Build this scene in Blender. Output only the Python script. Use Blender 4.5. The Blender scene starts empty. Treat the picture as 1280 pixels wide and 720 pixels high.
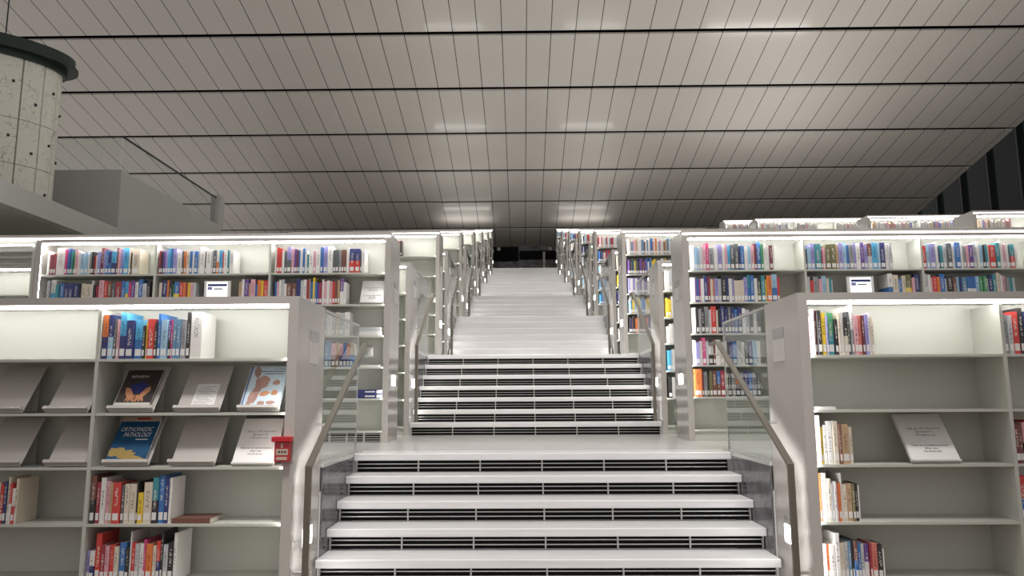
import bpy, math, random
from mathutils import Vector, Matrix
random.seed(7)
SC = bpy.context.scene
COL = SC.collection

# ------------------------------------------------------------------ camera
F, CX, CY, CZ = 933.08, -0.1748, -6.922, 0.4862
YAW, PITCH, ROLL = 0.0131, 0.1475, -0.005
def cam_axes():
    fw = Vector((-math.sin(YAW)*math.cos(PITCH), math.cos(YAW)*math.cos(PITCH), math.sin(PITCH)))
    r0 = Vector((math.cos(YAW), math.sin(YAW), 0)); u0 = r0.cross(fw)
    rt = math.cos(ROLL)*r0 + math.sin(ROLL)*u0
    up = -math.sin(ROLL)*r0 + math.cos(ROLL)*u0
    return rt, fw, up
RT, FW, UP = cam_axes()
EYE = Vector((CX, CY, CZ))
def at(u, v, Y):
    d = FW + RT*((u-640)/F) - UP*((v-360)/F)
    return EYE + d*((Y-CY)/d.y)
cd = bpy.data.cameras.new('camera'); cam = bpy.data.objects.new('camera', cd); COL.objects.link(cam)
cd.sensor_width = 36; cd.lens = F/1280*36; cd.clip_start = .05; cd.clip_end = 300
M = Matrix((RT, UP, -FW)).transposed().to_4x4(); M.translation = EYE
cam.matrix_world = M
SC.camera = cam

# ------------------------------------------------------------------ materials
def s2l(c):
    c = [x+(205-x)*.12 for x in c]
    return tuple(((x/255)/12.92 if x/255 <= .04045 else ((x/255+.055)/1.055)**2.4) for x in c)
def nodes(name):
    m = bpy.data.materials.new(name); m.use_nodes = True
    nt = m.node_tree; b = nt.nodes['Principled BSDF']
    return m, nt, b
def N(nt, t, **kw):
    n = nt.nodes.new(t)
    for k, v in kw.items(): setattr(n, k, v)
    return n
def mathn(nt, op, a, b=None):
    n = N(nt, 'ShaderNodeMath', operation=op)
    for i, x in enumerate((a, b)):
        if x is None: continue
        if isinstance(x, (int, float)): n.inputs[i].default_value = x
        else: nt.links.new(x, n.inputs[i])
    return n.outputs[0]
def mixc(nt, fac, a, b):
    n = N(nt, 'ShaderNodeMix', data_type='RGBA')
    for i, x in ((0, fac), (6, a), (7, b)):
        if isinstance(x, (int, float)): n.inputs[i].default_value = x
        elif isinstance(x, tuple): n.inputs[i].default_value = (*x[:3], 1)
        else: nt.links.new(x, n.inputs[i])
    return n.outputs[2]
def paint(name, col, rough=.4, metal=0., var=.04, scale=6., spec=.5, bump=0.):
    m, nt, b = nodes(name)
    tc = N(nt, 'ShaderNodeTexCoord'); ns = N(nt, 'ShaderNodeTexNoise')
    ns.inputs['Scale'].default_value = scale; ns.inputs['Detail'].default_value = 3
    nt.links.new(tc.outputs['Object'], ns.inputs['Vector'])
    c2 = tuple(x*(1-var) for x in col)
    nt.links.new(mixc(nt, ns.outputs['Fac'], col, c2), b.inputs['Base Color'])
    b.inputs['Roughness'].default_value = rough; b.inputs['Metallic'].default_value = metal
    b.inputs['Specular IOR Level'].default_value = spec
    if bump:
        bp = N(nt, 'ShaderNodeBump'); bp.inputs['Strength'].default_value = bump
        nt.links.new(ns.outputs['Fac'], bp.inputs['Height']); nt.links.new(bp.outputs['Normal'], b.inputs['Normal'])
    return m
def emit(name, col, st):
    m, nt, b = nodes(name)
    b.inputs['Base Color'].default_value = (.8, .8, .8, 1)
    b.inputs['Emission Color'].default_value = (*col, 1); b.inputs['Emission Strength'].default_value = st
    return m
def stone(name, ca, cb, scale, stretch, rough, contrast=.5):
    m, nt, b = nodes(name)
    tc = N(nt, 'ShaderNodeTexCoord'); mp = N(nt, 'ShaderNodeMapping'); mp.inputs['Scale'].default_value = stretch
    nt.links.new(tc.outputs['Object'], mp.inputs['Vector'])
    ns = N(nt, 'ShaderNodeTexNoise'); ns.inputs['Scale'].default_value = scale; ns.inputs['Detail'].default_value = 8
    ns.inputs['Roughness'].default_value = .62; ns.inputs['Distortion'].default_value = .6
    nt.links.new(mp.outputs['Vector'], ns.inputs['Vector'])
    rp = N(nt, 'ShaderNodeValToRGB'); rp.color_ramp.elements[0].position = .5-contrast/2; rp.color_ramp.elements[1].position = .5+contrast/2
    rp.color_ramp.elements[0].color = (*ca, 1); rp.color_ramp.elements[1].color = (*cb, 1)
    nt.links.new(ns.outputs['Fac'], rp.inputs['Fac']); nt.links.new(rp.outputs['Color'], b.inputs['Base Color'])
    b.inputs['Roughness'].default_value = rough
    return m
MT = {}
MT['shelf'] = paint('white_shelf_paint', (.56, .57, .515), .42, var=.03)
MT['panel'] = paint('grey_lacquer', (.50, .475, .445), .16, var=.02, spec=.6)
MT['tread'] = stone('white_quartz', (.60, .59, .59), (.76, .75, .75), 5, (.25, 2.5, 6), .22, .6)
MT['floor'] = stone('white_floor_stone', (.56, .55, .53), (.66, .65, .63), 2.5, (1, 1, 1), .16, .7)
MT['dark'] = stone('grey_marble', (.030, .030, .033), (.26, .26, .27), 3.2, (1, 1.0, 1.6), .2, .5)
MT['void'] = paint('black_cavity', (.010, .010, .011), .6, spec=.1)
MT['bar'] = paint('grille_steel', (.62, .61, .60), .3, .6)
MT['steel'] = paint('brushed_bronze_steel', (.23, .205, .17), .36, .6, var=.12, scale=30)
MT['led'] = emit('led_white', (1., .985, .96), 25)
MT['ledtop'] = emit('led_fascia', (1., .97, .96), 6)
MT['ledside'] = emit('led_upright', (1., .985, .96), 26)
MT['ledrail'] = emit('led_rail', (1., .985, .96), 22)
MT['lamp'] = emit('panel_lamp', (1., .99, .97), 9)
MT['screen'] = emit('screen_white', (.90, .97, 1.), 1.15)
MT['plate'] = paint('plate_light', (.62, .60, .57), .35)
MT['plate_dark'] = paint('plate_grey', (.36, .35, .34), .2)
MT['page'] = paint('paper_edge', (.72, .69, .62), .8, var=.15, scale=60)
MT['white'] = paint('white_paper', (.80, .79, .77), .55, var=.02)
MT['ink'] = paint('black_ink', (.03, .03, .03), .6)
MT['inkw'] = paint('white_ink', (.75, .73, .70), .6)
MT['stand'] = paint('display_stand_metal', (.56, .53, .50), .33, .15)
MT['red'] = paint('signal_red', (.55, .02, .03), .3)
MT['cream'] = paint('cream_label', (.62, .50, .40), .5)
MT['green'] = paint('dark_green_metal', (.010, .022, .017), .4, .2)
MT['concrete'] = paint('balcony_plaster', (.36, .36, .34), .6, var=.06)
MT['hallfloor'] = paint('lower_hall_floor', (.30, .24, .21), .5)
MT['facade'] = paint('dark_facade_glass', (.017, .028, .026), .12, var=.5, scale=.4, spec=.12)
MT['mullion'] = paint('facade_mullion', (.008, .013, .012), .5, .0)
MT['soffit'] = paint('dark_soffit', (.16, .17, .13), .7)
MT['gold'] = paint('cover_bone_gold', (.50, .34, .10), .5, var=.5, scale=25)
MT['skin'] = paint('cover_muscle', (.50, .29, .24), .5, var=.5, scale=20)
MT['skin2'] = paint('cover_hand_orange', (.62, .28, .14), .5, var=.35, scale=25)
MT['cyan'] = paint('cover_pale_blue', (.45, .66, .78), .4)
MT['navy'] = paint('screen_navy', (.02, .03, .16), .4)
def glass_mat(name, tint, fres=1.0):
    m = bpy.data.materials.new(name); m.use_nodes = True; nt = m.node_tree; nt.nodes.clear()
    o = N(nt, 'ShaderNodeOutputMaterial'); tr = N(nt, 'ShaderNodeBsdfTransparent'); gl = N(nt, 'ShaderNodeBsdfGlossy')
    tr.inputs['Color'].default_value = (*tint, 1); gl.inputs['Roughness'].default_value = .0
    lw = N(nt, 'ShaderNodeFresnel'); lw.inputs['IOR'].default_value = 1.52
    mx = N(nt, 'ShaderNodeMixShader'); ge = N(nt, 'ShaderNodeNewGeometry'); f = mathn(nt, 'MULTIPLY', mathn(nt, 'MULTIPLY', lw.outputs[0], fres), mathn(nt, 'SUBTRACT', 1., ge.outputs['Backfacing']))
    nt.links.new(f, mx.inputs[0]); nt.links.new(tr.outputs[0], mx.inputs[1]); nt.links.new(gl.outputs[0], mx.inputs[2])
    nt.links.new(mx.outputs[0], o.inputs[0]); return m
MT['glass'] = glass_mat('clear_glass', (.93, .955, .945))
MT['plastic'] = glass_mat('clear_plastic', (.96, .95, .95), .7)

def ceiling_mat():
    m, nt, b = nodes('ceiling_panel')
    tc = N(nt, 'ShaderNodeTexCoord'); sx = N(nt, 'ShaderNodeSeparateXYZ'); nt.links.new(tc.outputs['Object'], sx.inputs[0])
    a = mathn(nt, 'MODULO', mathn(nt, 'ADD', sx.outputs[0], 875.5-.057+.015), .8755)
    seam = mathn(nt, 'LESS_THAN', a, .03)
    ns = N(nt, 'ShaderNodeTexNoise'); ns.inputs['Scale'].default_value = .35; nt.links.new(tc.outputs['Object'], ns.inputs['Vector'])
    base = mixc(nt, ns.outputs['Fac'], (.60, .565, .52), (.54, .51, .47))
    nt.links.new(mixc(nt, seam, base, (.03, .03, .028)), b.inputs['Base Color'])
    b.inputs['Roughness'].default_value = .42; b.inputs['Specular IOR Level'].default_value = .4
    b.inputs['Coat Weight'].default_value = .3; b.inputs['Coat Roughness'].default_value = .11
    return m
MT['ceiling'] = ceiling_mat()
def marble_mat():
    m, nt, b = nodes('white_marble_cladding')
    tc = N(nt, 'ShaderNodeTexCoord')
    ns = N(nt, 'ShaderNodeTexNoise'); ns.inputs['Scale'].default_value = 1.4; ns.inputs['Detail'].default_value = 9; ns.inputs['Distortion'].default_value = 2.2
    nt.links.new(tc.outputs['Object'], ns.inputs['Vector'])
    d = mathn(nt, 'ABSOLUTE', mathn(nt, 'SUBTRACT', ns.outputs['Fac'], .5))
    v = mathn(nt, 'LESS_THAN', d, .006)
    nt.links.new(mixc(nt, v, (.60, .59, .52), (.34, .33, .29)), b.inputs['Base Color']); b.inputs['Roughness'].default_value = .35
    return m
MT['marble'] = marble_mat()

CC = dict(wh=(232,230,226), cr=(216,204,184), gr=(140,142,146), lg=(190,194,198), dg=(84,88,92), bk=(34,32,34), nb=(38,44,104),
          bl=(48,104,176), lb=(150,190,218), sk=(70,164,214), tl=(50,134,146), gn=(62,140,90), yl=(232,196,48), ov=(104,100,62),
          rd=(206,52,46), cs=(150,42,56), mg=(202,62,120), pk=(220,160,172), pu=(98,62,138), lv=(148,142,204), br=(112,66,54),
          tn=(186,152,116), mr=(106,40,52), sl=(86,130,166), sa=(206,110,96)); CC['or'] = (226,116,54)
CN = dict(wh='white', cr='cream', gr='grey', lg='pale grey', dg='charcoal', bk='black', nb='navy', bl='blue', lb='light blue', sk='sky blue',
          tl='teal', gn='green', yl='yellow', ov='olive', rd='red', cs='crimson', mg='magenta', pk='pink', pu='purple', lv='lavender',
          br='brown', tn='tan', mr='maroon', sl='steel blue', sa='salmon'); CN['or'] = 'orange'
def cover_mat(top, bot=None, split=.5):
    key = 'cover_'+top+('_'+bot if bot else '')
    if key in MT: return MT[key]
    m, nt, b = nodes(key)
    tc = N(nt, 'ShaderNodeTexCoord'); sx = N(nt, 'ShaderNodeSeparateXYZ'); nt.links.new(tc.outputs['Generated'], sx.inputs[0])
    oi = N(nt, 'ShaderNodeObjectInfo')
    base = s2l(CC[top]); col = base
    if bot: col = mixc(nt, mathn(nt, 'LESS_THAN', sx.outputs[2], split), base, s2l(CC[bot]))
    mp = N(nt, 'ShaderNodeMapping'); nt.links.new(tc.outputs['Object'], mp.inputs['Vector']); mp.inputs['Scale'].default_value = (60, 1, 130)
    cb = N(nt, 'ShaderNodeCombineXYZ'); nt.links.new(mathn(nt, 'MULTIPLY', oi.outputs['Random'], 40.), cb.inputs[0]); nt.links.new(cb.outputs[0], mp.inputs['Location'])
    ns = N(nt, 'ShaderNodeTexNoise'); ns.inputs['Scale'].default_value = 1.; ns.inputs['Detail'].default_value = 1; nt.links.new(mp.outputs[0], ns.inputs['Vector'])
    inx = mathn(nt, 'LESS_THAN', mathn(nt, 'ABSOLUTE', mathn(nt, 'SUBTRACT', sx.outputs[0], .5)), .2)
    r2 = mathn(nt, 'FRACT', mathn(nt, 'MULTIPLY', oi.outputs['Random'], 7.3))
    inz = mathn(nt, 'LESS_THAN', mathn(nt, 'ABSOLUTE', mathn(nt, 'SUBTRACT', sx.outputs[2], mathn(nt, 'ADD', .5, mathn(nt, 'MULTIPLY', r2, .2)))), .22)
    iny = mathn(nt, 'LESS_THAN', sx.outputs[1], .08)
    ink = mathn(nt, 'MULTIPLY', mathn(nt, 'MULTIPLY', inx, inz), mathn(nt, 'MULTIPLY', iny, mathn(nt, 'GREATER_THAN', ns.outputs['Fac'], .52)))
    lum = base[0]*.3+base[1]*.6+base[2]*.1
    mark = (.70, .68, .62) if lum < .3 else tuple(x*.25 for x in base)
    nt.links.new(mixc(nt, mathn(nt, 'MULTIPLY', ink, .8), col, mark), b.inputs['Base Color'])
    b.inputs['Roughness'].default_value = .42
    MT[key] = m; return m

# ------------------------------------------------------------------ mesh helpers
class MB:
    def __init__(s): s.v = []; s.f = []; s.mi = []; s.mats = []
    def m(s, mat):
        if mat not in s.mats: s.mats.append(mat)
        return s.mats.index(mat)
    def box(s, x0, x1, y0, y1, z0, z1, mat, mw=None):
        if x0 > x1: x0, x1 = x1, x0
        if y0 > y1: y0, y1 = y1, y0
        if z0 > z1: z0, z1 = z1, z0
        p = [(x, y, z) for z in (z0, z1) for (x, y) in ((x0, y0), (x1, y0), (x1, y1), (x0, y1))]
        s.hull8(p, mat, mw); return s
    def hull8(s, p, mat, mw=None):
        b = len(s.v)
        s.v += [tuple(mw @ Vector(q)) if mw else tuple(q) for q in p]
        for f in ((3, 2, 1, 0), (4, 5, 6, 7), (0, 1, 5, 4), (1, 2, 6, 5), (2, 3, 7, 6), (3, 0, 4, 7)):
            s.f.append(tuple(b+i for i in f)); s.mi.append(s.m(mat))
    def prism(s, pts, z0, z1, mat, mw=None):   # outline in x,y (counter-clockwise) pulled up from z0 to z1
        b = len(s.v); n = len(pts)
        for z in (z0, z1):
            for (x, y) in pts: s.v.append(tuple(mw @ Vector((x, y, z))) if mw else (x, y, z))
        k = s.m(mat)
        s.f.append(tuple(b+i for i in reversed(range(n)))); s.mi.append(k)
        s.f.append(tuple(b+n+i for i in range(n))); s.mi.append(k)
        for i in range(n):
            j = (i+1) % n
            s.f.append((b+i, b+j, b+n+j, b+n+i)); s.mi.append(k)
    def sweep(s, path, prof, mat, side=Vector((1, 0, 0))):   # profile (side, normal) along a path with mitred bends
        b = len(s.v); n = len(prof); k = s.m(mat); P = [Vector(p) for p in path]
        for i, p in enumerate(P):
            t0 = (P[i]-P[i-1]).normalized() if i else None
            t1 = (P[i+1]-P[i]).normalized() if i < len(P)-1 else None
            t = ((t0 or t1)+(t1 or t0)).normalized()
            nr = side.cross(t).normalized()
            sc = 1/max(.4, t.dot(t0 or t1))
            for (a, c) in prof: s.v.append(tuple(p+side*a+nr*c*sc))
        for i in range(len(P)-1):
            for j in range(n):
                q = (j+1) % n
                s.f.append((b+i*n+j, b+i*n+q, b+(i+1)*n+q, b+(i+1)*n+j)); s.mi.append(k)
        s.f.append(tuple(b+j for j in reversed(range(n)))); s.mi.append(k)
        s.f.append(tuple(b+(len(P)-1)*n+j for j in range(n))); s.mi.append(k)
    def build(s, name, parent=None, bevel=0., loc=None):
        me = bpy.data.meshes.new(name); me.from_pydata(s.v, [], s.f)
        for mt in s.mats: me.materials.append(mt)
        me.polygons.foreach_set('material_index', s.mi); me.update()
        o = bpy.data.objects.new(name, me); COL.objects.link(o)
        if parent: o.parent = parent
        if loc: o.location = loc
        if bevel:
            bm = o.modifiers.new('edge', 'BEVEL'); bm.width = bevel; bm.segments = 2; bm.limit_method = 'ANGLE'
        return o
def tag(o, label=None, cat=None, group=None, kind=None):
    for k, v in (('label', label), ('category', cat), ('group', group), ('kind', kind)):
        if v: o[k] = v
    return o
def empty(name, label, cat, loc=(0, 0, 0), group=None):
    o = bpy.data.objects.new(name, None); COL.objects.link(o); o.location = loc; o.empty_display_size = .1
    return tag(o, label, cat, group)
def bx(name, x0, x1, y0, y1, z0, z1, mat, parent=None, bevel=0.):
    return MB().box(x0, x1, y0, y1, z0, z1, MT[mat] if isinstance(mat, str) else mat).build(name, parent, bevel)
def struct(o): o['kind'] = 'structure'; return o
def copy_tree(o, parent=None):
    c = o.copy(); COL.objects.link(c)
    if parent: c.parent = parent
    for ch in o.children: copy_tree(ch, c)
    return c
def text_mesh(body, size, mat, name, parent, mw, align='CENTER', shear=0., width=None, lift=.0015):
    c = bpy.data.curves.new('txt', 'FONT'); c.body = body; c.size = size; c.align_x = align; c.shear = shear
    o = bpy.data.objects.new('txt', c); COL.objects.link(o)
    dg = bpy.context.evaluated_depsgraph_get(); ev = o.evaluated_get(dg); me = bpy.data.meshes.new_from_object(ev)
    bpy.data.objects.remove(o); bpy.data.curves.remove(c)
    if width:
        xs = [v.co.x for v in me.vertices]; k = width/max(1e-6, max(xs)-min(xs)); cx = (max(xs)+min(xs))/2 if align == 'CENTER' else 0
        for v in me.vertices: v.co.x = (v.co.x-cx)*k
    me.transform(mw @ Matrix.Translation((0, 0, lift))); me.materials.clear(); me.materials.append(mat)
    r = bpy.data.objects.new(name, me); COL.objects.link(r); r.parent = parent; return r
# Arabic letters joined by hand: isolated, final, initial, medial forms
AR = {'ا':('\ufe8d','\ufe8e',None,None),'أ':('\ufe83','\ufe84',None,None),'ب':('\ufe8f','\ufe90','\ufe91','\ufe92'),'ت':('\ufe95','\ufe96','\ufe97','\ufe98'),
 'ة':('\ufe93','\ufe94',None,None),'د':('\ufea9','\ufeaa',None,None),'ذ':('\ufeab','\ufeac',None,None),'ر':('\ufead','\ufeae',None,None),'س':('\ufeb1','\ufeb2','\ufeb3','\ufeb4'),
 'ض':('\ufebd','\ufebe','\ufebf','\ufec0'),'ع':('\ufec9','\ufeca','\ufecb','\ufecc'),'ف':('\ufed1','\ufed2','\ufed3','\ufed4'),'ق':('\ufed5','\ufed6','\ufed7','\ufed8'),
 'ك':('\ufed9','\ufeda','\ufedb','\ufedc'),'ل':('\ufedd','\ufede','\ufedf','\ufee0'),'م':('\ufee1','\ufee2','\ufee3','\ufee4'),'ن':('\ufee5','\ufee6','\ufee7','\ufee8'),
 'ه':('\ufee9','\ufeea','\ufeeb','\ufeec'),'و':('\ufeed','\ufeee',None,None),'ي':('\ufef1','\ufef2','\ufef3','\ufef4'),'ى':('\ufeef','\ufef0',None,None),'خ':('\ufea5','\ufea6','\ufea7','\ufea8'),
 'ح':('\ufea1','\ufea2','\ufea3','\ufea4'),'إ':('\ufe87','\ufe88',None,None)}
def arabic(t):
    out = []
    for w in t.split(' '):
        r = []
        for i, ch in enumerate(w):
            f = AR[ch]; pj = i > 0 and AR[w[i-1]][2] is not None; nj = i < len(w)-1 and f[2] is not None
            r.append(f[3] if pj and nj else f[1] if pj else f[2] if nj else f[0])
        out.append(''.join(r))
    return ' '.join(out)[::-1]

# ------------------------------------------------------------------ place constants
W = 1.712; TR = .30; RI = .1706; ND = .076
D = 3.366 + 6*TR; H = 7*RI          # one terrace to the next: depth and height
YB, YA = -1.77, 1.80                # fronts of the low (at the stair foot) and tall bookcases of the first terrace
L0 = -H
ORD = ['', 'first', 'second', 'third', 'fourth', 'fifth', 'sixth', 'seventh', 'eighth', 'ninth', 'tenth', 'eleventh', 'twelfth', 'thirteenth', 'fourteenth',
       'fifteenth', 'sixteenth', 'seventeenth', 'eighteenth', 'nineteenth', 'twentieth'] + ['twenty-'+x for x in
       'first second third fourth fifth sixth seventh eighth ninth'.split()] + ['thirtieth'] + ['thirty-'+x for x in 'first second third fourth fifth sixth seventh eighth ninth'.split()] + ['fortieth']
SIDE = {-1: 'left', 1: 'right'}

# ------------------------------------------------------------------ floors, walls, ceiling
struct(bx('floor', -14, 14, -14, -1.80+ND+.02, L0-.2, L0, 'hallfloor'))
for n in range(7):                                      # terraces either side of the stairs, and the landing between them
    y0, z = n*D, n*H
    for s in (-1, 1):
        struct(bx('floor', s*1.752, s*(24 if s > 0 else 14), -1.05+y0, -1.05+D+y0 if n < 6 else 37, z-.22, z, 'floor'))
    struct(bx('floor', -1.752, 1.752, .36+y0, 3.366+ND+.03+y0 if n < 6 else 37, z-.22, z, 'floor'))
# ceiling: long rows of panels with open slots between them, sloping down to the back wall
SL = -.2035
def cz(y): return 9.55+(y-37)*SL
mb = MB(); g = .11
edges = [18.08+3.28*k for k in range(-4, 6)]+[37.6]
for a, b in zip(edges, edges[1:]):
    a, b = a+g, b-g
    mb.hull8([(-26, a, cz(a)), (21.4, a, cz(a)), (21.4, b, cz(b)), (-26, b, cz(b)), (-26, a, cz(a)+.06), (21.4, a, cz(a)+.06), (21.4, b, cz(b)+.06), (-26, b, cz(b)+.06)], MT['ceiling'])
struct(mb.build('ceiling'))
mb = MB(); a, b = edges[0], 37.6
mb.hull8([(-26, a, cz(a)+.35), (21.4, a, cz(a)+.35), (21.4, b, cz(b)+.35), (-26, b, cz(b)+.35), (-26, a, cz(a)+.45), (21.4, a, cz(a)+.45), (21.4, b, cz(b)+.45), (-26, b, cz(b)+.45)], MT['void'])
struct(mb.build('ceiling_void'))
bk = struct(bx('wall_back', -26, 26, 37, 37.4, 6.9, 9.9, 'dark'))
mb = MB(); mb.box(-3.0, -.35, 36.93, 37.0, 8.62, 9.5, MT['void']); struct(mb.build('wall_back_black_slab'))  # flat black slabs set in front of the back wall
mb = MB(); mb.box(-.30, 3.0, 36.93, 37.0, 8.72, 9.25, MT['void']); struct(mb.build('wall_back_black_slab'))
bx('post', 1.10, 1.24, 36.72, 36.86, 7.164, 9.14, 'plate')
tag(bpy.data.objects['post'], 'slim white post standing at the top of the stairs before dark wall', 'post')
for x, l in ((-1.53, 'left'), (1.54, 'right')):
    o = empty('wall_lamp', 'small square white fitting on dark back wall, %s of the stair top' % l, 'light fixture', (x, 36.92, 9.36))
    MB().box(-.10, .10, -.05, .0, -.09, .09, MT['white']).build('housing', o, .01); MB().box(-.075, .075, -.058, -.05, -.065, .065, MT['plate']).build('diffuser', o)
# glazed facade beyond the ceiling's right edge
struct(bx('wall_right', 25.0, 25.2, 8, 46, -1, 16, 'facade'))
for k in range(10):
    y = 22+k*2.5
    struct(bx('trim_mullion', 24.8, 25.0, y, y+.12, 0, 15, 'mullion'))
struct(bx('trim_pale_line', 24.7, 24.74, 27.2, 27.24, 0, 15, 'bar'))  # thin pale vertical strip in front of the facade
# balcony on the left: ledge, solid parapet with glass above
b = empty('balcony', 'grey plastered balcony with glass railing above the left bookcases', 'balcony', (-9, 9, 4))
def lb(name, *a, mat='concrete', par=b, bev=0.):
    o = MB().box(*a, MT[mat]).build(name, par, bev); o.location = (9, -9, -4); return o
lb('parapet', -16, -8.5, 8.0, 8.2, 3.3, 5.26); lb('parapet', -8.7, -8.5, 8.2, 13.2, 3.3, 5.26); lb('slab', -16, -8.7, 8.2, 13.2, 3.3, 3.6)
lb('ledge', -16, -7.6, .5, 7.99, 3.30, 3.63); lb('soffit', -16, -7.64, .5, 7.99, 3.26, 3.30, mat='soffit')
for i in range(3): lb('glass_pane', -8.55-(i+1)*1.6+.02, -8.55-i*1.6-.02, 8.05, 8.07, 5.26, 5.97, mat='glass')
for i in range(4): lb('glass_pane', -8.57, -8.55, 8.1+i*1.2, 8.1+(i+1)*1.2-.04, 5.26, 6.0, mat='glass')
lb('end_pier', -8.72, -8.5, 12.95, 13.35, 5.26, 6.1)
lb('trim_rail', -8.58, -8.54, 8.05, 12.9, 5.98, 6.01, mat='mullion')
# marble clad curved tower with a dark green metal cap, standing on the ledge
t = empty('marble_tower', 'curved white marble cladding under a dark green metal cap, top corner', 'clad tower', (-10.225, 6.2, 3.632)); t.scale = (1, .55, 1); t.rotation_euler = (0, 0, .575)
R = 1.25
def arc(r, a0, a1, n): return [(r*math.cos(a0+(a1-a0)*i/n), r*math.sin(a0+(a1-a0)*i/n)) for i in range(n+1)]
mb = MB(); mb.prism(arc(R-.05, 0, 2*math.pi*47/48, 47), 0, 3.14, MT['void']); mb.build('core', t)
npan = 18
for zi, (za, zb_) in enumerate(((0.0, 1.12), (1.13, 1.97), (1.98, 3.13))):
    for i in range(npan):
        a0 = 2*math.pi*i/npan+.012; a1 = 2*math.pi*(i+1)/npan-.012
        am = (a0+a1)/2
        mb = MB(); mb.prism(arc(R, a0, a1, 3)+arc(R-.04, a1, a0, 3), za, zb_, MT['marble']); p = mb.build('marble_panel', t)
        mb = MB(); c, s_ = math.cos(am+.05), math.sin(am+.05); zc = za+(zb_-za)*(.3 if i % 2 else .6)
        mw = Matrix.Translation((R*c, R*s_, zc)) @ Matrix.Rotation(am+.05, 4, 'Z'); mb.box(-.005, .03, -.018, .018, -.025, .025, MT['mullion'], mw); mb.build('anchor', p)
mb = MB(); mb.prism(arc(R+.07, 0, 2*math.pi*47/48, 47), 3.13, 3.25, MT['green']); mb.build('cap_flange', t)
mb = MB(); mb.prism(arc(R+.26, 0, 2*math.pi*47/48, 47), 3.25, 3.31, MT['green']); mb.build('cap', t)
mb = MB(); mb.prism(arc(R+.20, 0, 2*math.pi*47/48, 47), 3.31, 3.49, MT['green']); mb.build('cap_drum', t)
mb = MB(); mb.prism(arc(.012, 0, 2*math.pi*7/8, 7), 3.49, 9.2, MT['mullion'], Matrix.Translation((.3, -1., 0))); mb.build('hanging_rod', t)

# ------------------------------------------------------------------ stairs
def flight(n, grille):
    root = empty('stair_flight', None, 'stairs', (0, 0, 0))
    for k in range(7):
        yn, zt = -1.8+TR*k, L0+RI*(k+1)
        mb = MB(); mb.box(-W, W, yn, yn+(TR+ND+.03 if k < 6 else .36), zt-.064 if grille else zt-RI+.001, zt, MT['tread'])
        st = mb.build('step', root, .008 if grille else .004)
        yr = yn+ND
        if grille:
            r = bx('riser', -W+.004, W-.004, yr+.025, yr+.045, zt-RI+.001, zt-.064, 'void', st)
            mb = MB(); za, zb_ = zt-RI, zt-.064
            for q in (1, 2): mb.box(-W+.004, W-.004, yr+.004, yr+.014, za+(zb_-za)*q/3-.004, za+(zb_-za)*q/3+.004, MT['bar'])
            for q in range(7):
                x = -W+.012+(2*W-.024)*q/6; mb.box(x-.006, x+.006, yr-.001, yr+.023, za+.001, zb_, MT['bar'])
            mb.build('grille', r)
    for s in (-1, 1):
        mb = MB(); mb.box(s*1.7135, s*1.7285, -1.045, -.02, L0-.1, -.03, MT['dark']); 
        mb.build('side_wall', root)
        mb = MB(); mb.box(s*1.7135, s*1.751, -1.045, .36, -.03, .0, MT['floor']); mb.build('floor_edge', root)
    return root
fl = flight(1, True)
fl['label'] = 'lowest stair flight, broad white treads over black slatted risers'
f2 = copy_tree(fl); f2.location = (0, D, H); f2['label'] = 'second stair flight, black slatted risers, beyond the first landing'
f3 = flight(3, False); f3.location = (0, 2*D, 2*H); f3['label'] = 'third stair flight, first with plain white risers'
for n in range(3, 7):
    f = copy_tree(f3); f.location = (0, n*D, n*H)
    f['label'] = '%s stair flight from the bottom, narrow plain white risers in distance' % ORD[n+1]
bpy.data.objects['stair_flight']['group'] = 'stair flights up the terraces'
for o in list(COL.objects):
    if o.name.startswith('stair_flight'): o['group'] = 'stair flights up the terraces'

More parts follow.
